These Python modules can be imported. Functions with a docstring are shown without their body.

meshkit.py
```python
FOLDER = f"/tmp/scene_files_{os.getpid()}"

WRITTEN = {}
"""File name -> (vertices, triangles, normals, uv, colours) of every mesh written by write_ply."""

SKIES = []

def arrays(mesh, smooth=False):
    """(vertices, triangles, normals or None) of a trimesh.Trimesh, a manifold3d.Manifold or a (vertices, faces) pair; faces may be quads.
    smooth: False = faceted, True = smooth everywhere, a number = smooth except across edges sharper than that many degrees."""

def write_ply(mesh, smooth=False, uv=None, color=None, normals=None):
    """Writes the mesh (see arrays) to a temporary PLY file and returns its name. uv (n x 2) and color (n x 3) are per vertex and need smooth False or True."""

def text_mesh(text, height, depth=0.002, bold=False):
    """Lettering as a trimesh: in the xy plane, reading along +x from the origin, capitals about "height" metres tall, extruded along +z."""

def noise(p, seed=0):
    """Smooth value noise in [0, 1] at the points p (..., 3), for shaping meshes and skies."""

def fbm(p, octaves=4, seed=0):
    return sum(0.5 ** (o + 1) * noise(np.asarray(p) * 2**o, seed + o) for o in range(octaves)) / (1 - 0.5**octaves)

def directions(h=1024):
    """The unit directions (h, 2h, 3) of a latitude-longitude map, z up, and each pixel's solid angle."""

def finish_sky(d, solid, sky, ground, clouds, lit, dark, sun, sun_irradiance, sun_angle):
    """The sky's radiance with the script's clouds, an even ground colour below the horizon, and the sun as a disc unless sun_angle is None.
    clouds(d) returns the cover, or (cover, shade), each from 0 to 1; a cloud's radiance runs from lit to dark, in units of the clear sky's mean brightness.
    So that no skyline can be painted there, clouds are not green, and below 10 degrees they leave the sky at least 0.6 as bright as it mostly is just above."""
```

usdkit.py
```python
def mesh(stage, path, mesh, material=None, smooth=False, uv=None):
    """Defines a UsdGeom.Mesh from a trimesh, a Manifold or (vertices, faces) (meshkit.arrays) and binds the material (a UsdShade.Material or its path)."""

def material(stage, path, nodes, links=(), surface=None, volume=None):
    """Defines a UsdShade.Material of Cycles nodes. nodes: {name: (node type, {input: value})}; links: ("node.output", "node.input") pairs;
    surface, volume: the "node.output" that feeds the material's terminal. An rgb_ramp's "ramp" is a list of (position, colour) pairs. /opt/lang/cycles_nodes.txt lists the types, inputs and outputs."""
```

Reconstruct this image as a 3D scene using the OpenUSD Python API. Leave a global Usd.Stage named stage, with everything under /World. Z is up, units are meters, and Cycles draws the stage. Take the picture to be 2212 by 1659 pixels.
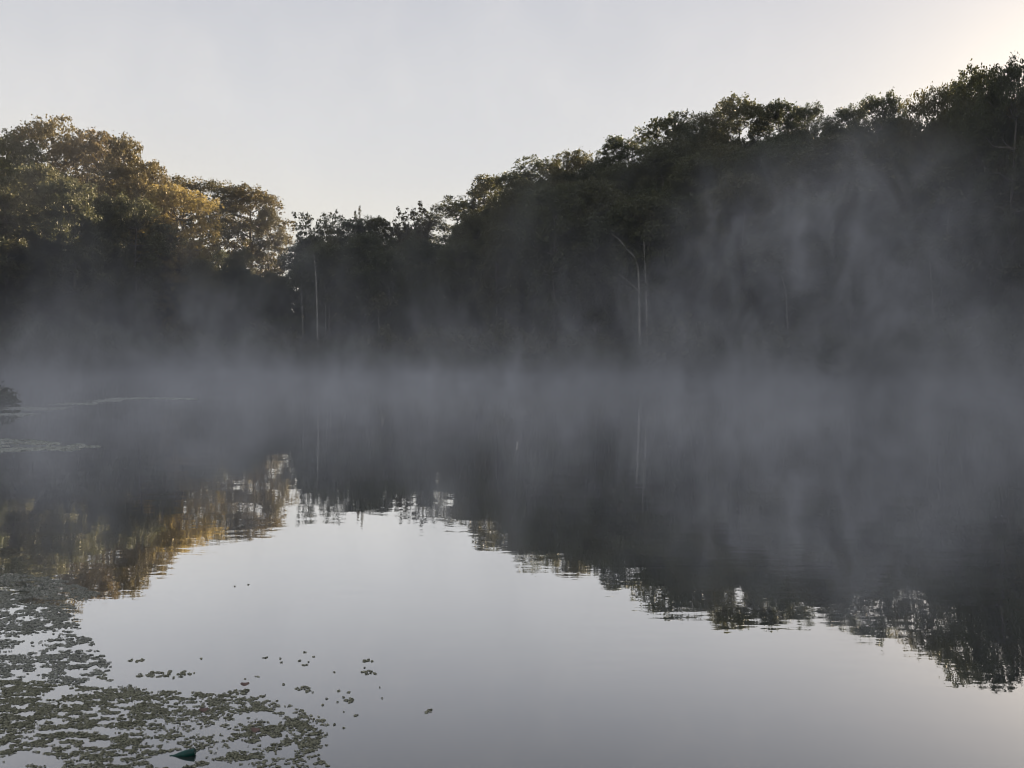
import math, numpy as np, shapely, usdkit
from meshkit import fbm
from pxr import Usd, UsdGeom, UsdLux, UsdShade, Gf, Sdf, Vt

stage = Usd.Stage.CreateInMemory()
UsdGeom.SetStageUpAxis(stage, 'Z'); UsdGeom.SetStageMetersPerUnit(stage, 1.0)
world = UsdGeom.Xform.Define(stage, '/World')
stage.SetDefaultPrim(world.GetPrim())
UsdGeom.Scope.Define(stage, '/World/Looks')

# ------------------------------------------------------------------ camera, sky, sun, exposure
EYE = 2.5
PITCH = math.degrees(math.atan(74 / 1725))            # down
EXPOSURE = 2.42
SUN_AZ, SUN_EL = math.radians(41), math.radians(13.6)   # azimuth from +y towards +x
SKY_STRENGTH, SUN_INTENSITY = 0.05, 1.25

cam = UsdGeom.Camera.Define(stage, '/World/camera')
cam.AddTranslateOp().Set(Gf.Vec3d(0, 0, EYE)); cam.AddRotateXOp().Set(90 - PITCH)
cam.CreateHorizontalApertureAttr(36.0); cam.CreateVerticalApertureAttr(27.0)
cam.CreateFocalLengthAttr(36.0 * 1725 / 2212); cam.CreateClippingRangeAttr(Gf.Vec2f(0.05, 20000))
cam.CreateExposureAttr(EXPOSURE)

sky = UsdLux.DomeLight.Define(stage, '/World/sky')
sky.GetPrim().SetCustomDataByKey('kind', 'structure')
sky_mat = usdkit.material(stage, '/World/Looks/sky_air', {
    'sky': ('sky_texture', {'sky_type': 'single_scattering', 'sun_disc': False, 'sun_elevation': SUN_EL, 'sun_rotation': SUN_AZ,
                            'altitude': 200.0, 'air_density': 1.0, 'aerosol_density': 3.0, 'ozone_density': 1.0}),
    'tc': ('geometry', {}),
    'map': ('mapping', {'scale': (1.0, 1.0, 3.0)}),
    'n': ('noise_texture', {'scale': 1.3, 'detail': 4.0, 'roughness': 0.5}),
    'sz': ('separate_xyz', {}), 'nz': ('math', {'math_type': 'multiply_add', 'value2': 0.16}),
    'veil': ('rgb_ramp', {'ramp': [(0.0, (3.6, 3.36, 2.9)), (0.22, (3.25, 3.09, 2.78)), (0.34, (2.65, 2.64, 2.66)), (0.50, (2.12, 2.16, 2.34)), (1.0, (1.9, 1.96, 2.22))]}),
    'm': ('mix', {'mix_type': 'mix', 'fac': 0.95}),
    'bg': ('background_shader', {'strength': SKY_STRENGTH})},
    [('tc.position', 'map.vector'), ('map.vector', 'n.vector'), ('tc.position', 'sz.vector'), ('n.fac', 'nz.value1'), ('sz.z', 'nz.value3'), ('nz.value', 'veil.fac'), ('sky.color', 'm.color1'), ('veil.color', 'm.color2'),
     ('m.color', 'bg.color')], surface='bg.background')
UsdShade.MaterialBindingAPI.Apply(sky.GetPrim()).Bind(sky_mat)

sun = UsdLux.DistantLight.Define(stage, '/World/sun')
sun.CreateNormalizeAttr(True); sun.CreateIntensityAttr(SUN_INTENSITY); sun.CreateAngleAttr(0.5); sun.CreateColorAttr(Gf.Vec3f(1.0, 0.80, 0.53))
sun.AddRotateZOp().Set(-math.degrees(SUN_AZ)); sun.AddRotateXOp().Set(90 + (-math.degrees(SUN_EL) + 0) + 0)
sun.ClearXformOpOrder()
# the light shines along -z: turn +z into the direction towards the sun
to_sun = np.array([math.sin(SUN_AZ) * math.cos(SUN_EL), math.cos(SUN_AZ) * math.cos(SUN_EL), math.sin(SUN_EL)])
sun.AddOrientOp(UsdGeom.XformOp.PrecisionDouble).Set(Gf.Quatd(Gf.Rotation(Gf.Vec3d(0, 0, 1), Gf.Vec3d(*map(float, to_sun))).GetQuat()))

# ------------------------------------------------------------------ helpers
used = {}
def numbered(path):
    n = used.get(path, 0); used[path] = n + 1
    return path if n == 0 else f'{path}_{n:03d}'

def tag(p, label=None, cat=None, group=None, kind=None):
    p = p.GetPrim()
    for k, v in (('label', label), ('category', cat), ('group', group), ('kind', kind)):
        if v: p.SetCustomDataByKey(k, v)
    return p

def thing(name, loc=(0, 0, 0), rz=0.0, scale=None):
    x = UsdGeom.Xform.Define(stage, numbered('/World/' + name))
    x.AddTranslateOp().Set(Gf.Vec3d(*map(float, loc))); x.AddRotateZOp().Set(math.degrees(rz))
    if scale is not None: x.AddScaleOp().Set(Gf.Vec3f(*map(float, scale)))
    return x

def obj(name, mesh, mat, parent='/World', smooth=False):
    base = parent if isinstance(parent, str) else str(parent.GetPath())
    return usdkit.mesh(stage, numbered(f'{base}/{name}'), mesh, mat, smooth)

def rng(seed): return np.random.default_rng(seed)

class MB:
    """collects vertices and triangles of one mesh"""
    def __init__(s): s.v, s.f, s.n = [], [], 0
    def add(s, v, f):
        v, f = np.asarray(v, float).reshape(-1, 3), np.asarray(f, int)
        if f.shape[1] == 4: f = np.vstack([f[:, [0, 1, 2]], f[:, [0, 2, 3]]])
        s.v.append(v); s.f.append(f + s.n); s.n += len(v)
    def mesh(s): return np.vstack(s.v), np.vstack(s.f)

def tube(points, radii, sides=7):
    p = np.asarray(points, float); r = np.broadcast_to(radii, (len(p),))
    t = np.gradient(p, axis=0); t /= np.linalg.norm(t, axis=1, keepdims=True) + 1e-12
    a = np.cross(t, np.where(np.abs(t[:, 2:]) < 0.9, [0, 0, 1.0], [1.0, 0, 0])); a /= np.linalg.norm(a, axis=1, keepdims=True) + 1e-12
    b = np.cross(t, a); ang = np.arange(sides) * 2 * np.pi / sides
    v = p[:, None] + r[:, None, None] * (np.cos(ang)[None, :, None] * a[:, None] + np.sin(ang)[None, :, None] * b[:, None])
    i, j = np.meshgrid(np.arange(len(p) - 1), np.arange(sides), indexing='ij')
    q = np.stack([i * sides + j, i * sides + (j + 1) % sides, (i + 1) * sides + (j + 1) % sides, (i + 1) * sides + j], -1).reshape(-1, 4)
    return v.reshape(-1, 3), np.vstack([q[:, [0, 1, 2]], q[:, [0, 2, 3]]])

# photograph measurements were taken on a 2212 x 1659 view; these two turn them into places in the world
def at(px, depth): return (px - 1106) / 1725 * depth
def height_of(py, depth): return EYE + (755 - py) / 1725 * depth
def on_water(px, py):
    d = 1725 * EYE / (py - 755.0)
    return at(px, d), d

# ------------------------------------------------------------------ materials
M = {}
def look(name, nodes, links, **kw): M[name] = usdkit.material(stage, '/World/Looks/' + name, nodes, links, **kw); return M[name]

def foliage(name, stops, trans=0.35):
    look(name, {'oi': ('object_info', {}), 'g': ('geometry', {}), 'n': ('noise_texture', {'scale': 0.35, 'detail': 3.0}),
                'add': ('math', {'math_type': 'multiply_add', 'value2': 0.45, 'value3': 0.0}), 'n2': ('noise_texture', {'scale': 2.6, 'detail': 1.0}), 'isl': ('math', {'math_type': 'multiply_add', 'value2': 0.6, 'value3': -0.3}),
                'sum': ('math', {'math_type': 'add'}),
                'ramp': ('rgb_ramp', {'ramp': stops}), 'd': ('principled_bsdf', {'roughness': 0.55, 'specular_ior_level': 0.25}),
                't': ('translucent_bsdf', {}), 'm': ('mix_closure', {'fac': trans})},
         [('g.position', 'n.vector'), ('n.fac', 'add.value1'), ('oi.random', 'add.value3'), ('g.position', 'n2.vector'), ('n2.fac', 'isl.value1'), ('add.value', 'sum.value1'), ('isl.value', 'sum.value2'),
          ('sum.value', 'ramp.fac'), ('ramp.color', 'd.base_color'), ('ramp.color', 't.color'), ('d.BSDF', 'm.closure1'), ('t.BSDF', 'm.closure2')], surface='m.closure')

# random (0..1) + noise*.45 + island*.35 -> 0..1.8, clipped
foliage('dark_leaves', [(0.0, (.030, .036, .016)), (0.35, (.055, .062, .026)), (0.7, (.075, .08, .036)), (1.0, (.092, .088, .042))], 0.3)
foliage('olive_leaves', [(0.0, (.05, .055, .02)), (0.5, (.075, .07, .026)), (0.8, (.10, .078, .03)), (1.0, (.08, .068, .026))], 0.35)
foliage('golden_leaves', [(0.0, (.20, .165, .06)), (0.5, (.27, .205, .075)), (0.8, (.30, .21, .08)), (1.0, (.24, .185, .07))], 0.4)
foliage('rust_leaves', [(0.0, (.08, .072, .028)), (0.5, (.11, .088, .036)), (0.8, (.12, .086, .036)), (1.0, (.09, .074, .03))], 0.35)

def bark(name, c0, c1, scale=3.0):
    look(name, {'tc': ('texture_coordinate', {}), 'mp': ('mapping', {'scale': (1.0, 1.0, 0.25)}), 'n': ('noise_texture', {'scale': scale, 'detail': 5.0, 'roughness': 0.65}),
                'r': ('rgb_ramp', {'ramp': [(0.35, c0), (0.62, c1)]}), 'b': ('bump', {'distance': 0.03, 'strength': 0.6}), 'p': ('principled_bsdf', {'roughness': 0.9})},
         [('tc.object', 'mp.vector'), ('mp.vector', 'n.vector'), ('n.fac', 'r.fac'), ('n.fac', 'b.height'), ('r.color', 'p.base_color'), ('b.normal', 'p.normal')], surface='p.BSDF')
bark('dark_bark', (.03, .026, .022), (.09, .08, .07))
bark('pale_bark', (.08, .076, .068), (.23, .22, .195), 2.0)
bark('grey_bark', (.05, .048, .042), (.13, .125, .11), 2.0)

look('leaf_litter', {'g': ('geometry', {}), 'n': ('noise_texture', {'scale': 0.9, 'detail': 8.0, 'roughness': 0.7}),
                     'r': ('rgb_ramp', {'ramp': [(0.3, (.022, .02, .012)), (0.55, (.05, .045, .022)), (0.8, (.075, .055, .03))]}), 'b': ('bump', {'distance': 0.15, 'strength': 0.7}),
                     'p': ('principled_bsdf', {'roughness': 0.95})},
     [('g.position', 'n.vector'), ('n.fac', 'r.fac'), ('n.fac', 'b.height'), ('r.color', 'p.base_color'), ('b.normal', 'p.normal')], surface='p.BSDF')

look('lake_water', {'g': ('geometry', {}),
                    'm1': ('mapping', {'scale': (0.9, 1.6, 1.0)}), 'n1': ('noise_texture', {'scale': 1.0, 'detail': 2.0, 'roughness': 0.45}),
                    'm2': ('mapping', {'scale': (3.0, 7.0, 1.0)}), 'n2': ('noise_texture', {'scale': 1.0, 'detail': 2.0, 'roughness': 0.5}),
                    's': ('math', {'math_type': 'multiply_add', 'value2': 0.22}),
                    'b': ('bump', {'distance': 0.0045, 'strength': 0.6}),
                    'deep': ('diffuse_bsdf', {'color': (.016, .018, .017)}), 'gl': ('glossy_bsdf', {'color': (1, 1, 1), 'roughness': 0.012}),
                    'lw': ('layer_weight', {'blend': 0.5}), 'fr': ('map_range', {'range_type': 'smoothstep', 'from_min': .33, 'from_max': .92, 'to_min': .05, 'to_max': 1.0}), 'mix': ('mix_closure', {})},
     [('g.position', 'm1.vector'), ('g.position', 'm2.vector'), ('m1.vector', 'n1.vector'), ('m2.vector', 'n2.vector'), ('n2.fac', 's.value1'), ('n1.fac', 's.value3'), ('s.value', 'b.height'),
      ('b.normal', 'gl.normal'), ('b.normal', 'deep.normal'), ('lw.facing', 'fr.value'), ('fr.result', 'mix.fac'), ('deep.BSDF', 'mix.closure1'), ('gl.BSDF', 'mix.closure2')], surface='mix.closure')

def weedlook(name, stops, rough=0.3, grain=75.0):
    look(name, {'g': ('geometry', {}), 'n': ('noise_texture', {'scale': grain, 'detail': 2.0, 'roughness': .6}), 'e': ('map_range', {'from_min': .25, 'from_max': .75}), 'r': ('rgb_ramp', {'ramp': stops}), 'p': ('principled_bsdf', {'roughness': rough, 'specular_ior_level': 0.8})},
         [('g.position', 'n.vector'), ('n.fac', 'e.value'), ('e.result', 'r.fac'), ('r.color', 'p.base_color')], surface='p.BSDF')
weedlook('pondweed', [(0.0, (.012, .013, .007)), (0.34, (.035, .036, .016)), (0.5, (.13, .13, .082)), (0.8, (.23, .225, .155)), (1.0, (.42, .41, .33))])
weedlook('grey_pondweed', [(0.0, (.02, .021, .018)), (0.32, (.04, .041, .034)), (0.48, (.14, .145, .115)), (1.0, (.30, .30, .26))])
weedlook('pale_scum', [(0.0, (.12, .13, .115)), (0.6, (.24, .25, .225)), (1.0, (.36, .37, .34))], 0.5, 4.0)
weedlook('dead_leaf', [(0.0, (.06, .028, .02)), (1.0, (.10, .05, .034))], 0.5)

# ------------------------------------------------------------------ lake and land
SHORE = [(-13, 3), (-14, 12), (-17.5, 20), (-20.6, 31), (-21.5, 34.2), (-23.6, 35.2), (-28, 38), (-38, 50), (-45, 66), (-48, 80), (-41, 87.5), (-30, 89), (-20, 88), (-8, 84), (4, 79), (16, 74), (28, 68), (36, 63.5),
         (42, 58), (46, 48), (44, 34), (34, 18), (22, 8), (12, 2.6), (0, 2.2)]
lake = shapely.Polygon(SHORE).buffer(1.5).buffer(-1.5)
shapely.prepare(lake)
KNOT = np.radians([-180, -90, -60, -40, -33, -22, -14, -8, 0, 10, 20, 30, 40, 60, 90, 135, 180])   # azimuth from +y
RISE = np.array([2, 3, 7, 10, 11, 10, 9, 12, 14, 18, 17, 14, 17, 20, 18, 5, 2.0])

def land(x, y):
    x, y = np.asarray(x, float), np.asarray(y, float)
    pts = shapely.points(x, y)
    d = shapely.distance(lake, pts) - np.where(shapely.contains(lake, pts), shapely.distance(lake.exterior, pts), 0)
    rise = np.interp(np.arctan2(x, y), KNOT, RISE)
    out = np.clip(d, 0, None)
    z = rise * (1 - np.exp(-(out / 34.0) ** 1.4)) + 0.35 * (1 - np.exp(-out / 1.2))
    z += 27 * np.exp(-((x - 108) / 48) ** 2 - ((y - 168) / 60) ** 2) * np.clip(out / 40, 0, 1)                  # the higher hill behind on the right
    z += (fbm(np.stack([x * .05, y * .05, 0 * x], -1)) - .5) * np.clip(out / 10, 0, 1) * 2.5 + (fbm(np.stack([x * .6, y * .6, 0 * x + 7], -1)) - .5) * 0.3 * np.clip(out / 2, 0, 1)
    z = np.where(d < 0, -np.clip(-d * 0.22, 0, 2.2) - 0.02, z)
    near = np.exp(-((x / 9) ** 2 + ((y + 3) / 4.2) ** 2))                      # the bank the photographer stands on
    return np.where(d > 0, np.maximum(z, 0.9 * near * np.clip(out / 1.5, 0, 1)), z)

gx = np.concatenate([-np.geomspace(4000, 90, 22), np.arange(-88, 140, 2.0), np.geomspace(142, 4000, 22)])
gy = np.concatenate([-np.geomspace(4000, 30, 20), np.arange(-28, 190, 2.0), np.geomspace(192, 4000, 22)])
X, Y = np.meshgrid(gx, gy); Z = land(X.ravel(), Y.ravel())
nx = len(gx); i, j = np.meshgrid(np.arange(len(gy) - 1), np.arange(nx - 1), indexing='ij'); k = (i * nx + j).ravel()
ground = np.stack([X.ravel(), Y.ravel(), Z], 1), np.stack([k, k + 1, k + nx + 1, k + nx], 1)
tag(obj('terrain', ground, M['leaf_litter'], smooth=True), kind='structure')

wp = np.array(lake.buffer(2.5).simplify(0.3).exterior.coords)[:-1]
import trimesh
wv, wf = trimesh.creation.triangulate_polygon(shapely.Polygon(wp), engine='earcut')
tag(obj('lake_water', (np.column_stack([wv, np.zeros(len(wv))]), wf), M['lake_water']), kind='structure')

# ------------------------------------------------------------------ trees
def leaves(centres, spread, per, size, seed, up=0.35):
    """per leaves round every centre, each one folded rhombus"""
    r = rng(seed); n = len(centres) * per
    c = np.repeat(centres, per, 0) + r.normal(size=(n, 3)) * np.repeat(spread, per)[:, None] * [1, 1, .8]
    nrm = r.normal(size=(n, 3)) + [0, 0, up * 2]; nrm /= np.linalg.norm(nrm, axis=1, keepdims=True)
    t = np.cross(nrm, r.normal(size=(n, 3))); t /= np.linalg.norm(t, axis=1, keepdims=True); b = np.cross(nrm, t)
    L = size * r.uniform(.6, 1.25, n)[:, None]; W = L * r.uniform(.5, .8, n)[:, None]
    v = np.stack([c - t * L, c - b * W + nrm * L * .12, c + t * L - nrm * L * .15, c + b * W + nrm * L * .12], 1)
    return v.reshape(-1, 3), np.arange(n * 4).reshape(-1, 4)

def limb_path(a, b, sag, r, n=6):
    s = np.linspace(0, 1, n)[:, None]; p = a + (b - a) * s
    p += np.sin(s * np.pi) * np.array([0, 0, sag]) + r.normal(size=(n, 3)) * 0.03 * np.linalg.norm(b - a) * np.sin(s * np.pi)
    return p

def broadleaf(seed, H=22.0, R=6.0, base=0.2, lobes=26, per=19, size=0.175, top=0.6, ragged=1.0):
    """trunk and limbs; crown of leaf clumps in lobes. Widest at fraction "top" of the crown."""
    r = rng(seed); w = MB()
    z = np.linspace(0, H * .82, 9); bend = np.cumsum(r.normal(size=(9, 2)) * .12, 0) * np.linspace(0, 1, 9)[:, None]
    trunk = np.column_stack([bend, z]); rad = H * .016 * (1 - .8 * z / z[-1]) + .03; rad[0] *= 1.5
    w.add(*tube(trunk, rad, 8)); cl, sp = [], []
    for q in range(lobes):
        u = (q + .5) / lobes; zz = base + (1 - base) * (u ** .8)
        prof = math.sin(math.pi * min(.94, max(0.06, ((zz - base) / (1 - base)) ** (math.log(.5) / math.log(top))))) ** .5
        lr = (.24 + .12 * r.random()) * R
        ang = q * 2.39996 + r.uniform(-.5, .5); rr = max(0, R * prof * r.uniform(.72, 1.02) - lr * .7)
        c = np.array([math.cos(ang) * rr, math.sin(ang) * rr, min(zz * H, H - lr * .75)]) + r.normal(size=3) * .25
        k = np.searchsorted(z, max(0.12 * H, c[2] - rr * .6)) ; a = trunk[min(k, 8)]
        w.add(*tube(limb_path(a, c, -.06 * rr, r), np.linspace(rad[min(k, 8)] * .5 + .02, .03, 6), 5))
        m = int(34 * (lr / (.3 * R)) ** 2)
        d = r.normal(size=(m, 3)); d /= np.linalg.norm(d, axis=1, keepdims=True); d[:, 2] = np.where(d[:, 2] < -.35, -d[:, 2], d[:, 2])
        p = c + d * lr * r.uniform(.62, 1.0 + .22 * ragged, (m, 1)) * [1, 1, .85]
        cl.append(p); sp.append(np.full(m, .23) * r.uniform(.7, 1.4, m))
    lv, lf = leaves(np.vstack(cl), np.concatenate(sp), per, size, seed + 500)
    k = H / lv[:, 2].max()                                                        # the topmost leaf stands at H exactly
    wv, wf = w.mesh()
    return (wv * [1, 1, k], wf), (lv * [1, 1, k], lf)

def spindly(seed, H=18.0, R=2.6, shoots=15, size=0.2, base=.3, per=7):
    """an open crown of upright shoots with gaps between them"""
    r = rng(seed); w = MB(); cl, sp = [], []
    z = np.linspace(0, H * .7, 8); trunk = np.column_stack([np.cumsum(r.normal(size=(8, 2)) * .1, 0), z]); rad = .17 * (1 - .75 * z / z[-1])
    w.add(*tube(trunk, rad, 7))
    for q in range(shoots):
        a = trunk[r.integers(3, 8)]; ang = q * 2.4; rr = R * r.uniform(.25, 1)
        b = np.array([math.cos(ang) * rr, math.sin(ang) * rr, H * (r.uniform(.62, 1.0) if q else 1.0)])
        if b[2] < a[2] + 2: b[2] = a[2] + 2.5
        path = limb_path(a, b, -.1 * rr, r, 8); w.add(*tube(path, np.linspace(.07, .015, 8), 4))
        s = r.uniform(.15, 1.0, 22); p = np.stack([np.interp(s * 7, np.arange(8), path[:, i]) for i in range(3)], 1) + r.normal(size=(22, 3)) * [.38, .38, .3] * (1.1 - .8 * s[:, None])
        cl.append(p); sp.append(np.full(22, .16))
    low = np.column_stack([r.normal(size=(90, 2)) * R * .5, r.uniform(base, .62, 90) * H]); cl.append(low); sp.append(np.full(90, .35))
    lv, lf = leaves(np.vstack(cl), np.concatenate(sp), per, size, seed + 500, .1)
    k = H / lv[:, 2].max(); wv, wf = w.mesh()
    return (wv * [1, 1, k], wf), (lv * [1, 1, k], lf)

def bush(seed, H=3.0, R=2.2, size=0.13, n=170, per=12):
    r = rng(seed); w = MB(); d = r.normal(size=(n, 3)); d[:, 2] = np.abs(d[:, 2]); d /= np.linalg.norm(d, axis=1, keepdims=True)
    p = d * [R, R, H * .85] * r.uniform(.45, 1.0, (n, 1)) * (1 + .35 * (fbm(d * 2.2 + seed) - .5))[:, None]
    for q in range(9):
        e = p[r.integers(n)]; w.add(*tube(limb_path(np.array([e[0] * .1, e[1] * .1, 0]), e, .1, r, 5), np.linspace(.05, .012, 5), 4))
    lv, lf = leaves(p, np.full(n, .2), per, size, seed + 9, .2)
    k = H / lv[:, 2].max(); return w.mesh(), (lv * [1, 1, k] , lf)

PROTO = {}
def proto(name, made, leaf, barkm, H, R):
    c = stage.CreateClassPrim('/World/' + name); PROTO[name] = (c.GetPath(), H, R)
    usdkit.mesh(stage, f'/World/{name}/trunk', made[0], M[barkm], smooth=True)
    usdkit.mesh(stage, f'/World/{name}/crown', made[1], M[leaf])

shapes = [broadleaf(11, base=.06, top=.6, lobes=32), broadleaf(12, base=.05, top=.66, R=6.5, lobes=34), broadleaf(13, base=.04, top=.58, R=5.2, ragged=1.3, lobes=32), broadleaf(14, base=.08, top=.68, R=7.0, lobes=36)]
radii = [6, 6.5, 5.2, 7.0]
for n, s in enumerate(shapes):
    proto('dark_oak_%s' % 'abcd'[n], s, 'dark_leaves', 'dark_bark', 22, radii[n])
airy = broadleaf(21, base=.12, top=.6, R=6, lobes=22, per=13, ragged=1.8); open_crown = broadleaf(23, base=.1, top=.62, R=6, lobes=30, per=19, size=.165, ragged=1.7)
proto('airy_olive', airy, 'olive_leaves', 'dark_bark', 22, 6)
proto('open_olive', open_crown, 'olive_leaves', 'dark_bark', 22, 6)
proto('open_dark', open_crown, 'dark_leaves', 'dark_bark', 22, 6)
fine = broadleaf(25, base=.08, top=.64, R=6, lobes=34, per=24, size=.135, ragged=1.4)
proto('fine_dark', fine, 'dark_leaves', 'dark_bark', 22, 6)
proto('full_olive', shapes[0], 'olive_leaves', 'dark_bark', 22, 6)
proto('broad_rust', shapes[1], 'rust_leaves', 'dark_bark', 22, 6.5)
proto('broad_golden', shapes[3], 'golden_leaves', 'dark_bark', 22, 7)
proto('broad_olive', shapes[2], 'olive_leaves', 'dark_bark', 22, 5.2)
proto('spindly_dark', spindly(31), 'dark_leaves', 'pale_bark', 18, 2.6)
proto('spindly_olive', spindly(32), 'olive_leaves', 'pale_bark', 18, 2.6)
proto('shrub_dark', bush(41), 'dark_leaves', 'dark_bark', 3, 2.2)

def place(kind, name, px, top, d, width, label, rz, cat='tree', group=None, dz=0):
    path, H, R = PROTO[kind]
    x = at(px, d); z = float(land([x], [d])[0]) - .15 + dz; h = height_of(top, d) - z
    t = thing(name, (x, d, z), rz, (width / (2 * R), width / (2 * R), h / H))
    t.GetPrim().GetReferences().AddInternalReference(path); t.GetPrim().SetInstanceable(True)
    tag(t, label, cat, group)
    return t

# every tree that stands out on the skyline: kind, column and top in the photograph, distance, crown width
SKYLINE = [
 ('open_dark', -30, 272, 108, 11, 'dark open-crowned tree cut by the left edge of the photo'),
 ('open_dark', 52, 284, 106, 9, 'dark tree with sky holes, just left of the tallest left-hand tree'),
 ('open_olive', 124, 248, 108, 10, 'tallest tree of the left bank, with a knobbly sunlit top'),
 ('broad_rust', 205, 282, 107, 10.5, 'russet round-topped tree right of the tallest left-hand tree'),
 ('broad_olive', 277, 292, 104, 7, 'tree with a thin pointed tip on the falling left skyline'),
 ('broad_rust', 318, 345, 102, 9, 'brown sunlit tree on the steep right flank of the left wood'),
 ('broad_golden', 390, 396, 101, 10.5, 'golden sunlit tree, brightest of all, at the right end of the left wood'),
 ('airy_olive', 405, 378, 150, 15, 'thin airy tree full of sky gaps behind the golden tree'),
 ('airy_olive', 475, 386, 150, 12, 'airy tree joining the golden tree to the dome-shaped tree'),
 ('broad_rust', 545, 402, 152, 15, 'big dome-shaped brownish tree left of the gap in the skyline'),
 ('broad_olive', 586, 440, 148, 5.5, 'small tree on the right shoulder of the dome-shaped tree, beside the gap'),
 ('spindly_dark', 662, 455, 108, 4.0, 'spindly dark tree with upright shoots right beside the sky gap'),
 ('spindly_dark', 683, 466, 110, 4.5, 'spindly tree second to the right of the sky gap'),
 ('spindly_dark', 714, 452, 109, 3.6, 'narrow spindly tree with one tall shoot, third right of the gap'),
 ('open_dark', 752, 468, 116, 9, 'low round green tree behind the spindly trees'),
 ('spindly_olive', 778, 446, 117, 2.0, 'thin lone shoot sticking up above the low middle trees'),
 ('full_olive', 812, 466, 118, 8, 'low yellow-green tree at the lowest stretch of the skyline'),
 ('spindly_olive', 872, 446, 118, 4.0, 'wispy pale-leaved tree left in the pair of wispy tops near the middle'),
 ('spindly_olive', 917, 437, 118, 5.0, 'wispy pale-leaved tree right in the pair of wispy tops near the middle'),
 ('open_dark', 985, 428, 150, 13, 'dark tree where the skyline starts to climb the right-hand hill'),
 ('dark_oak_c', 1056, 378, 150, 10, 'dark tree with a small pointed tip low on the climbing skyline'),
 ('dark_oak_a', 1110, 372, 142, 11, 'dark tree between the pointed tip and the first broad crown of the climb'),
 ('open_dark', 1165, 341, 132, 12, 'broad dark crown with a lacy left edge, part way up the climb'),
 ('dark_oak_b', 1240, 329, 126, 10, 'rounded dark crown half way up the climbing skyline'),
 ('open_dark', 1338, 294, 120, 10, 'rounded crown forming the middle step of the climbing skyline'),
 ('dark_oak_d', 1445, 250, 112, 10.5, 'dark crown with an abrupt left side forming the upper step of the climb'),
 ('fine_dark', 1515, 245, 114, 7, 'small crown tucked beside the upper step, below the round hilltop crown'),
 ('dark_oak_b', 1590, 213, 117, 11, 'round hilltop crown at the left end of the misty summit'),
 ('dark_oak_a', 1672, 220, 117, 9, 'hilltop crown in the middle of the misty summit'),
 ('fine_dark', 1734, 228, 113, 7, 'ragged hilltop crown just left of the dip in the right skyline'),
 ('dark_oak_c', 1786, 262, 102, 5, 'small tree filling the dip in the right skyline'),
 ('fine_dark', 1828, 228, 96, 6.5, 'left of two lacy crowns right of the dip'),
 ('fine_dark', 1892, 203, 92, 7, 'tallest lacy crown right of the dip in the skyline'),
 ('airy_olive', 1972, 202, 84, 5.5, 'see-through tree with sky gaps left of the tall right-hand trees'),
 ('fine_dark', 2032, 182, 78, 6, 'lacy tree at the left foot of the tall right-hand group'),
 ('fine_dark', 2094, 144, 70, 6.5, 'tall dark tree second from the right edge of the photo'),
 ('fine_dark', 2172, 131, 66, 6.0, 'tallest tree of all, lacy and dark near the right edge'),
 ('open_olive', 2232, 150, 66, 5, 'yellowish sunlit tree cut by the right edge of the photo'),
]
NAMES = {'broad_golden': 'golden_tree', 'broad_rust': 'russet_tree', 'spindly_dark': 'spindly_tree', 'spindly_olive': 'spindly_tree', 'airy_olive': 'airy_tree'}
r = rng(5)
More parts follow.
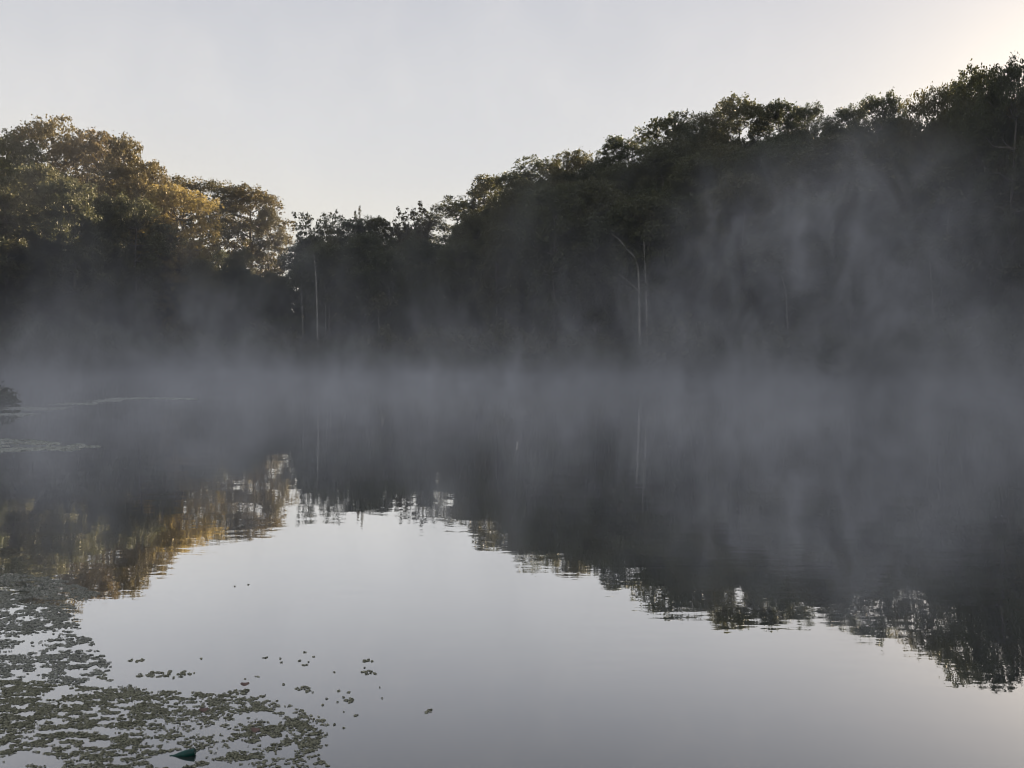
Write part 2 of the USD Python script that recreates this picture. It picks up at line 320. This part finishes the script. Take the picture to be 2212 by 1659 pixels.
for kind, px, top, d, wid, label in SKYLINE:
    place(kind, NAMES.get(kind, 'broadleaf_tree'), px, top, d, wid * (1.0 if 'spindly' in kind else 1.15), label, r.uniform(0, 6.28), group='trees along the skyline')

# pale-barked trees at the water's edge, their trunks showing through the mist
def pale_tree(paths, d, crowns, label, seed, barkm='grey_bark', leaf='dark_leaves'):
    """paths: polylines of (column, row, radius) measured in the photograph, set at distance d; the first is the trunk"""
    while not shapely.distance(lake, shapely.Point(at(paths[0][0][0], d), d)) > 2.0: d += .3
    x0 = at(paths[0][0][0], d); z0 = float(land([x0], [d])[0])
    t = thing('pale_barked_tree', (x0, d, z0)); r_ = rng(seed)
    for n, p in enumerate(paths):
        q = np.array([(at(a, d) - x0, 0, height_of(b, d) - z0) for a, b, _ in p]); q[:, 1] = np.cumsum(r_.normal(size=len(p)) * .12) * (0 if n == 0 else 1)
        if n == 0: q[0, 2] = -.2
        s = np.linspace(0, len(p) - 1, 4 * len(p)); sm = np.stack([np.interp(s, np.arange(len(p)), q[:, c]) for c in range(3)], 1)
        for _ in range(2): sm[1:-1] = (sm[:-2] + 2 * sm[1:-1] + sm[2:]) / 4
        obj('trunk' if n == 0 else 'limb', tube(sm, np.interp(s, np.arange(len(p)), [.72 * c for *_, c in p]), 8), M[barkm], t, smooth=True)
    cl, sp = [], []
    for a, b, rad, n in crowns:
        c = np.array([at(a, d) - x0, .9, height_of(b, d) - z0]); v = r_.normal(size=(n, 3)); v /= np.linalg.norm(v, axis=1, keepdims=True)
        cl.append(c + v * rad * r_.uniform(.3, 1.1, (n, 1)) * [1, .7, .75]); sp.append(np.full(n, .3))
    obj('crown', leaves(np.vstack(cl), np.concatenate(sp), 13, .19, seed + 3), M[leaf], t)
    tag(t, label, 'tree', 'pale-barked trees at the water')

pale_tree([[(1383, 800, .17), (1381, 695, .16), (1379, 625, .14), (1378, 585, .12), (1370, 555, .10), (1352, 540, .09), (1338, 520, .07), (1318, 505, .04)],
           [(1378, 628, .09), (1360, 612, .06), (1335, 592, .03)]], 72.5, [(1310, 490, 1.7, 60), (1345, 470, 1.6, 50), (1330, 585, .9, 16), (1290, 520, 1.2, 24)],
          'pale forked tree with a bare leaning limb, standing alone below the climbing skyline', 71, 'pale_bark')
pale_tree([[(1399, 790, .12), (1395, 632, .10), (1391, 560, .08), (1388, 505, .05)]], 74, [(1392, 470, 1.8, 60), (1420, 500, 1.5, 45)], 'thinner pale tree just right of the forked bare-limbed one', 72, 'pale_bark')
pale_tree([[(690, 800, .15), (687, 745, .14), (686, 640, .12), (684, 590, .09), (680, 545, .05)]], 90.5, [(680, 560, 1.9, 60), (660, 590, 1.5, 40)], 'straight white-trunked tree on the far shore below the spindly trees', 73, 'pale_bark')
pale_tree([[(655, 800, .11), (655, 720, .10), (654, 650, .08), (652, 590, .04)]], 91, [(650, 600, 1.7, 60)], 'faint white trunk left of the straight white-trunked tree', 74)
pale_tree([[(706, 800, .10), (704, 670, .10), (706, 640, .09), (700, 610, .06), (696, 585, .04)], [(706, 640, .07), (716, 622, .05), (724, 600, .03)]], 92, [(700, 575, 1.4, 40), (728, 588, 1.3, 36)],
          'small Y-forked pale tree right of the straight white-trunked tree', 75)
pale_tree([[(820, 800, .10), (820, 740, .09), (819, 700, .08), (818, 660, .05)]], 86, [(818, 660, 1.6, 55)], 'short pale trunk standing in mist left of the middle', 76)
pale_tree([[(1836, 812, .11), (1835, 745, .10), (1836, 680, .07), (1838, 630, .04)]], 67, [(1838, 640, 1.6, 60)], 'pale trunk half lost in the tall mist column', 77)
pale_tree([[(1705, 800, .12), (1698, 650, .10), (1690, 605, .07), (1668, 570, .04)]], 72, [(1668, 560, 1.7, 55), (1700, 575, 1.6, 50)], 'dim leaning pale tree behind the mist under the summit', 78)
pale_tree([[(2018, 812, .10), (2016, 700, .09), (2006, 590, .07), (2002, 550, .04)]], 65, [(2003, 550, 1.5, 60)], 'dim pale trunk in the dark wood near the right edge', 79)

t = place('shrub_dark', 'shore_bush', -32, 816, 35.0, 2.6, 'low bush overhanging the water at the left edge of the photo', .4, 'bush')

# the wood that fills the slopes under the skyline: reads as one dark mass
SKY_X = np.array([-700, 0, 130, 270, 330, 390, 470, 480, 580, 600, 634, 650, 960, 1056, 1165, 1290, 1400, 1590, 1740, 1780, 1890, 2000, 2090, 2212, 2700])
SKY_Y = np.array([300, 330, 320, 370, 440, 512, 520, 520, 530, 590, 590, 505, 485, 415, 370, 350, 285, 250, 262, 290, 250, 260, 205, 190, 200])
def instancer(name, kinds, items, tags):
    pi = UsdGeom.PointInstancer.Define(stage, '/World/' + name); paths = []
    for k in kinds:
        x = UsdGeom.Xform.Define(stage, numbered(f'/World/{name}/tree')); x.GetPrim().GetReferences().AddInternalReference(PROTO[k][0]); paths.append(x.GetPath())
    pi.CreatePrototypesRel().SetTargets(paths)
    pi.CreateProtoIndicesAttr(Vt.IntArray([a[0] for a in items])); pi.CreatePositionsAttr(Vt.Vec3fArray([Gf.Vec3f(*map(float, a[1])) for a in items]))
    pi.CreateScalesAttr(Vt.Vec3fArray([Gf.Vec3f(*map(float, a[2])) for a in items]))
    pi.CreateOrientationsAttr(Vt.QuathArray([Gf.Quath(math.cos(a[3] / 2), 0, 0, math.sin(a[3] / 2)) for a in items]))
    tag(pi, *tags)

r = rng(8); items, spots = [], []
cx, cy = r.uniform(-95, 200, 12000), r.uniform(4, 240, 12000)
dist = shapely.distance(lake, shapely.points(cx, cy)); cz = land(cx, cy)
KINDS = ['dark_oak_a', 'dark_oak_b', 'dark_oak_c', 'dark_oak_d']
for x, y, dd, z in zip(cx, cy, dist, cz):
    if not 4.2 < dd < (62 if x < 30 else 130): continue
    px = 1106 + 1725 * x / y
    if y < 30 and x < 0: continue
    if px < -500 or (x > 0 and math.degrees(math.atan2(x, y)) > 80): continue
    if any((x - a) ** 2 + (y - b) ** 2 < (3.9 if dd < 40 else 4.8) ** 2 for a, b in spots): continue
    room = height_of(np.interp(px, SKY_X, SKY_Y), y) - z if px < 2400 else 24
    h = min(r.uniform(15, 23), room - r.uniform(0, 2 if px < 320 else 6))
    if h < 4: continue
    spots.append((x, y)); w = r.uniform(.38, .55) * max(h, 9); k = r.integers(4)
    R = PROTO[KINDS[k]][2]; items.append((int(k), (x, y, z - .15), (w / 2 / R * 1.1, w / 2 / R * 1.1, h / 22), r.uniform(0, 6.28)))
print('woodland trees', len(items))
instancer('woodland', KINDS, items, ('dark mass of broadleaf wood covering the slopes below the skyline', 'wood', None, 'stuff'))

items = []; ring = lake.buffer(1.6).exterior
for s in np.arange(0, ring.length, 1.5):
    p = ring.interpolate(s + r.uniform(-.5, .5)); x, y = p.x + r.normal() * .7, p.y + r.normal() * .7
    if y < 48 and x < 0 or y < 12: continue
    if shapely.distance(lake, shapely.Point(x, y)) < .3: continue
    f = r.uniform(.8, 1.9); items.append((0, (x, y, float(land([x], [y])[0]) - .1), (f, f, f * r.uniform(.7, 1.2)), r.uniform(0, 6.28)))
instancer('undergrowth', ['shrub_dark'], items, ('dark undergrowth of bushes lining the foot of the wood at the shore', 'undergrowth', None, 'stuff'))

# ------------------------------------------------------------------ steam fog rising off the lake
def mist_look(name, puffs, low=.075, low_h=1.0, wisp=.036, wisp_h=5.0, lo=.46, hi=.74):
    nodes = {'g': ('geometry', {}), 'sx': ('separate_xyz', {}),
             'm1': ('mapping', {'rotation': (0.0, .3, .25), 'scale': (.32, .20, .19)}), 'n1': ('noise_texture', {'scale': 1.0, 'detail': 5.0, 'roughness': .62, 'distortion': .8}), 'w': ('map_range', {'range_type': 'smoothstep', 'from_min': lo, 'from_max': hi, 'to_min': 0.0, 'to_max': 1.0}),
             'za': ('math', {'math_type': 'multiply', 'value2': -1 / low_h}), 'ea': ('math', {'math_type': 'exponent'}), 'ka': ('math', {'math_type': 'multiply_add', 'value2': 1.3, 'value3': .3}), 'pa': ('math', {'math_type': 'multiply'}), 'fy': ('map_range', {'range_type': 'smoothstep', 'from_min': 16.0, 'from_max': 42.0, 'to_min': .18 * low, 'to_max': low}), 'qa': ('math', {'math_type': 'multiply'}),
             'zb': ('math', {'math_type': 'multiply', 'value2': -1 / wisp_h}), 'eb': ('math', {'math_type': 'exponent'}), 'pb': ('math', {'math_type': 'multiply'}), 'qb': ('math', {'math_type': 'multiply_add', 'value2': wisp})}
    links = [('g.position', 'm1.vector'), ('m1.vector', 'n1.vector'), ('n1.fac', 'w.value'), ('g.position', 'sx.vector'), ('sx.z', 'za.value1'), ('za.value', 'ea.value1'), ('w.result', 'ka.value1'), ('ka.value', 'pa.value1'), ('ea.value', 'pa.value2'), ('pa.value', 'qa.value1'), ('sx.y', 'fy.value'), ('fy.result', 'qa.value2'),
             ('sx.z', 'zb.value1'), ('zb.value', 'eb.value1'), ('eb.value', 'pb.value1'), ('w.result', 'pb.value2'), ('pb.value', 'qb.value1'), ('qa.value', 'qb.value3')]
    last = 'qb.value'
    for n, (c, rad, amp) in enumerate(puffs):
        nodes |= {f'c{n}': ('mapping', {'location': tuple(-a / b for a, b in zip(c, rad)), 'scale': tuple(1 / b for b in rad)}), f'l{n}': ('vector_math', {'math_type': 'length'}),
                  f'f{n}': ('map_range', {'range_type': 'smoothstep', 'from_min': 1.0, 'from_max': .15, 'to_min': 0.0, 'to_max': amp, 'clamp': True}), f'k{n}': ('math', {'math_type': 'multiply_add', 'value2': 1.9, 'value3': .22}), f'a{n}': ('math', {'math_type': 'multiply_add'})}
        links += [('g.position', f'c{n}.vector'), (f'c{n}.vector', f'l{n}.vector1'), (f'l{n}.value', f'f{n}.value'), ('w.result', f'k{n}.value1'), (f'f{n}.result', f'a{n}.value1'), (f'k{n}.value', f'a{n}.value2'), (last, f'a{n}.value3')]
        last = f'a{n}.value'
    nodes['v'] = ('principled_volume', {'color': (.90, .925, .975), 'anisotropy': .35})
    look(name, nodes, links + [(last, 'v.density')], volume='v.volume')

PUFFS = [((25, 61, 8.5), (17, 14, 12.5), .075), ((12, 58, 3), (7, 12, 9), .036), ((-24, 60, 3), (9, 16, 7), .024), ((-40, 66, 3), (10, 14, 7), .022), ((3, 66, 5), (8, 9, 8), .016), ((22, 34, 1), (20, 18, 6), .026), ((-9, 24, 0), (13, 12, 4), .020)]
mist_look('lake_mist', PUFFS)
bx = trimesh.creation.box(bounds=[(-60, 9, .03), (62, 92, 27)])
tag(obj('mist', bx, M['lake_mist']), 'grey steam fog drifting in wisps and columns over the lake', 'mist', None, 'stuff')

# ------------------------------------------------------------------ floating weed
def weed_bits(pts, seed, size=.0085, lift=.004, n=(2, 5), stretch=1.5):
    """each point: a few thin lens-shaped leaves, lying roughly along one another, their middles slightly raised"""
    r = rng(seed); m = MB(); T = np.array([-1.0, -.45, .15, .6, 1.0])
    for x, y in pts:
        k = r.integers(*n); ang = r.normal() * .28; s = size * r.uniform(.5, 1.5)
        u0, v0 = np.array([math.cos(ang), math.sin(ang)]), np.array([-math.sin(ang), math.cos(ang)])
        for q in range(k):
            p = np.array([x, y]) + u0 * r.normal() * s * stretch * .45 + v0 * r.normal() * s * .42
            a = ang + r.normal() * .35; L, W = s * r.uniform(.55, 1.25), s * r.uniform(.16, .36); u, v = np.array([math.cos(a), math.sin(a)]), np.array([-math.sin(a), math.cos(a)])
            w = W * (1 - T ** 2 * .92) * r.uniform(.6, 1.2, 5); h = lift * r.uniform(.3, 1.1) * (1 - T ** 2) + r.uniform(0, lift * .5, 5); z0 = .002
            c = p + np.outer(T * L, u) + np.outer(r.normal(size=5) * W * .4, v)
            left, right = c + w[:, None] * v, c - w[:, None] * v
            V = np.vstack([np.column_stack([left, np.full(5, z0)]), np.column_stack([c, z0 + h + .001]), np.column_stack([right, np.full(5, z0)])])
            m.add(V, [(i + o, i + 5 + o, i + 6 + o, i + 1 + o) for o in (0, 5) for i in range(4)])
    return m.mesh()

def scatter(poly_px, count, seed, thresh, freq=(2.2, 3.2), fine=.5):
    poly = shapely.Polygon([on_water(*p) for p in poly_px]); shapely.prepare(poly); a, b, c, d = poly.bounds; r = rng(seed); out = []
    while len(out) < count:
        p = np.column_stack([r.uniform(a, c, 4000), r.uniform(b, d, 4000)]); g = fbm(np.stack([p[:, 0] * freq[0] * 4, p[:, 1] * freq[1] * 5, np.full(4000, seed * 7.7)], -1)); p = p[g > fine]; g = g[g > fine]
        f = fbm(np.stack([p[:, 0] * freq[0], p[:, 1] * freq[1], np.full(len(p), seed * 3.1)], -1))
        p = p[shapely.contains(poly, shapely.points(p)) & (f + r.normal(size=len(p)) * .04 > thresh)]; out += list(p)
    return np.array(out[:count])

dense = [(-120, 1478), (60, 1482), (140, 1492), (300, 1508), (352, 1532), (340, 1585), (285, 1622), (245, 1690), (-120, 1690)]
upper = [(-120, 1240), (40, 1246), (120, 1256), (206, 1288), (148, 1332), (165, 1372), (190, 1400), (228, 1455), (150, 1492), (60, 1482), (-120, 1478)]
fringe = [(240, 1500), (380, 1505), (520, 1518), (560, 1540), (640, 1570), (690, 1600), (640, 1690), (245, 1690), (285, 1622), (340, 1585), (352, 1532)]
wisp = [(190, 1455), (285, 1500), (420, 1510), (560, 1512), (700, 1570), (700, 1690), (560, 1690), (380, 1640), (200, 1490)]
BOTTLE = on_water(407, 1648)
mat_pts = np.vstack([scatter(dense, 6600, 1, .37, (3.0, 7), .49), scatter(fringe, 1900, 3, .46, (3.6, 7.5), .50), scatter(wisp, 1000, 4, .48, (5, 8))])
tag(obj('pondweed_mat', weed_bits(mat_pts[np.hypot((mat_pts[:, 0] - BOTTLE[0] + .1) / .17, (mat_pts[:, 1] - BOTTLE[1] + .05) / .10) > 1], 90), M['pondweed']), 'broken green-brown mat of floating pondweed filling the bottom left corner', 'pondweed', None, 'stuff')
tag(obj('grey_pondweed_mat', weed_bits(scatter(upper, 5000, 2, .38, (2.2, 4.6), .49), 91, .0125, .005), M['grey_pondweed']), 'greyish mat of floating pondweed along the left edge, beyond the greener mat', 'pondweed', None, 'stuff')

# loose clumps on open water: each a thing
CLUMPS = [(345, 1468, 62, 'long dark streak of floating weed lying off the right side of the mat'), (425, 1433, 0, ''), (283, 1436, 14, 'small smudge of weed off the grey mat, above the long dark streak'),
          (604, 1490, 0, ''), (652, 1418, 0, ''), (672, 1428, 0, ''), (640, 1437, 0, ''), (660, 1440, 0, ''), (655, 1446, 0, ''), (600, 1441, 0, ''), (648, 1447, 0, ''), (788, 1437, 12, 'upper of two weed clumps lying farthest right on open water'),
          (783, 1453, 0, ''), (794, 1464, 14, 'lower of two weed clumps lying farthest right on open water'), (716, 1463, 0, ''), (650, 1498, 16, 'dark weed clump at the top of the scattered group right of the mat'), (655, 1506, 0, ''), (668, 1508, 0, ''), (725, 1505, 0, ''),
          (748, 1508, 0, ''), (736, 1519, 0, ''), (745, 1527, 13, 'darkest pointed weed clump right of the scattered group'), (700, 1522, 0, ''), (722, 1530, 0, ''), (690, 1536, 0, ''), (735, 1552, 0, ''), (815, 1497, 0, ''), (820, 1521, 0, ''),
          (925, 1549, 8, 'lone speck of floating weed farthest out from the mat, with a raised tip'), (545, 1472, 0, ''), (520, 1478, 0, ''), (565, 1430, 0, ''), (596, 1432, 0, ''), (505, 1507, 24, 'long weed streak just right of the upper edge of the mat'),
          (560, 1517, 0, ''), (690, 1572, 0, ''), (715, 1580, 0, ''), (735, 1588, 0, ''), (760, 1560, 0, ''), (500, 1272, 0, ''), (530, 1268, 0, '')]
r = rng(33)
for n, (px, py, size, label) in enumerate(CLUMPS):
    x, y = on_water(px, py); k = 1 if size == 0 else max(1, int(size / 1.4)); ln = (size or 4) * y / 1725
    pts = np.column_stack([r.uniform(-ln, ln, k), r.normal(size=k) * (.012 + ln * .1)]) if k > 1 else np.zeros((1, 2))
    v, f = weed_bits(pts, 700 + n, .0105 if size else .010, .005, (3, 7), 1.0); c = UsdGeom.Xform
    m = obj('weed_clump', (v, f), M['pondweed']); m.AddTranslateOp().Set(Gf.Vec3d(float(x), float(y), 0))
    spot = 'far out above the grey mat' if py < 1300 else 'in the bay between the two weed mats' if px < 598 and py < 1500 else 'in the upper scattered group' if py < 1470 else 'in the lower scattered group' if py < 1556 and px > 600 else 'in the line of scraps beside the brown tangle'
    tag(m, label or f'tiny loose scrap of weed {spot}', 'weed clump', 'loose weed clumps on open water')

def dead_leaf(px, py, L, rz, label):
    x, y = on_water(px, py); s = np.linspace(-1, 1, 9); w = .42 * (1 - s ** 2) ** .7 + .02
    up = np.column_stack([s * L, w * L, .01 + .012 * s ** 2 + .010 * (w > .1)]); lo = np.column_stack([s * L, -w * L, .006 + .012 * s ** 2]); mid = np.column_stack([s * L, 0 * s, .004 + .010 * s ** 2])
    v = np.vstack([up, mid, lo]); q = [(a + o, a + 1 + o, a + 10 + o, a + 9 + o) for o in (0, 9) for a in range(8)]
    m = obj('dead_leaf', (v, np.array(q)), M['dead_leaf'], smooth=True); m.AddTranslateOp().Set(Gf.Vec3d(float(x), float(y), 0.012)); m.AddRotateZOp().Set(rz)
    tag(m, label, 'leaf', 'dead leaves among the weed')
dead_leaf(428, 1555, .030, 12, 'reddish dead leaf on the right-hand fringe of the weed mat'); dead_leaf(541, 1601, .032, -14, 'red-brown dead leaf beside the brown tangle of weed right of the bottle')
dead_leaf(519, 1497, .032, 8, 'dark red dead leaf at the upper right of the weed, beside a long streak')

# pale scum lines far out on the left
def scum(path, count, seed, label, size):
    poly = [(px, py - t) for px, py, t in path] + [(px, py + t) for px, py, t in path[::-1]]
    tag(obj('pond_scum', weed_bits(scatter(poly, count, seed, .5, (.3, 1.2), .46), seed, size, .02, (2, 4), 3.0), M['pale_scum']), label, 'pond scum', None, 'stuff')
scum([(-60, 962, 15), (60, 963, 12), (150, 966, 7), (215, 962, 4), (255, 961, 1.5)], 420, 51, 'pale streak of floating scum nearest to us at the left edge', .06)
scum([(-20, 896, 14), (60, 888, 10), (120, 878, 6), (190, 870, 4), (260, 861, 3), (330, 858, 2.5), (420, 862, 1)], 460, 52, 'bright curving streak of scum on the water right of the low bush', .11)
scum([(370, 806, .6), (440, 804, 1.2), (520, 804, 1.2), (630, 807, .6)], 220, 53, 'thin bright line of scum along the far shore on the left', .22)

# ------------------------------------------------------------------ bottle afloat, base up, neck under water
look('green_glass', {'p': ('principled_bsdf', {'base_color': (.02, .30, .20), 'roughness': .08, 'transmission_weight': .75, 'ior': 1.5})}, [], surface='p.BSDF')
look('green_shell', {'g': ('geometry', {}), 'n': ('noise_texture', {'scale': 30.0, 'detail': 3.0}), 'r': ('rgb_ramp', {'ramp': [(.3, (.002, .02, .016)), (.7, (.004, .04, .032))]}),
                     'p': ('principled_bsdf', {'roughness': .25, 'specular_ior_level': .3})}, [('g.position', 'n.vector'), ('n.fac', 'r.fac'), ('r.color', 'p.base_color')], surface='p.BSDF')
def lathe(profile, n=32):
    p = np.array(profile, float); a = np.arange(n) * 2 * np.pi / n
    v = np.stack([np.outer(np.ones(n), p[:, 0]), np.outer(np.cos(a), p[:, 1]), np.outer(np.sin(a), p[:, 1])], -1).reshape(-1, 3); m = len(p)
    q = [(i * m + j, i * m + j + 1, ((i + 1) % n) * m + j + 1, ((i + 1) % n) * m + j) for i in range(n) for j in range(m - 1)]
    return v, np.array(q)
x, y = BOTTLE
bt = thing('bottle', (x, y, 0.022), math.radians(4), (.62, .62, .62)); bt.AddRotateYOp().Set(-11.0)
tag(bt, 'dark green bottle floating half sunk in the weed at the bottom of the photo', 'bottle')
obj('body', lathe([(0.0, .0005), (-.004, .022), (-.001, .030), (-.006, .0335), (-.085, .0335), (-.115, .031), (-.15, .025), (-.18, .018), (-.20, .0145), (-.235, .0135)]), M['green_shell'], bt, smooth=35)
obj('lip', lathe([(-.233, .0136), (-.234, .0162), (-.250, .0162), (-.252, .010)]), M['green_shell'], bt, smooth=35)
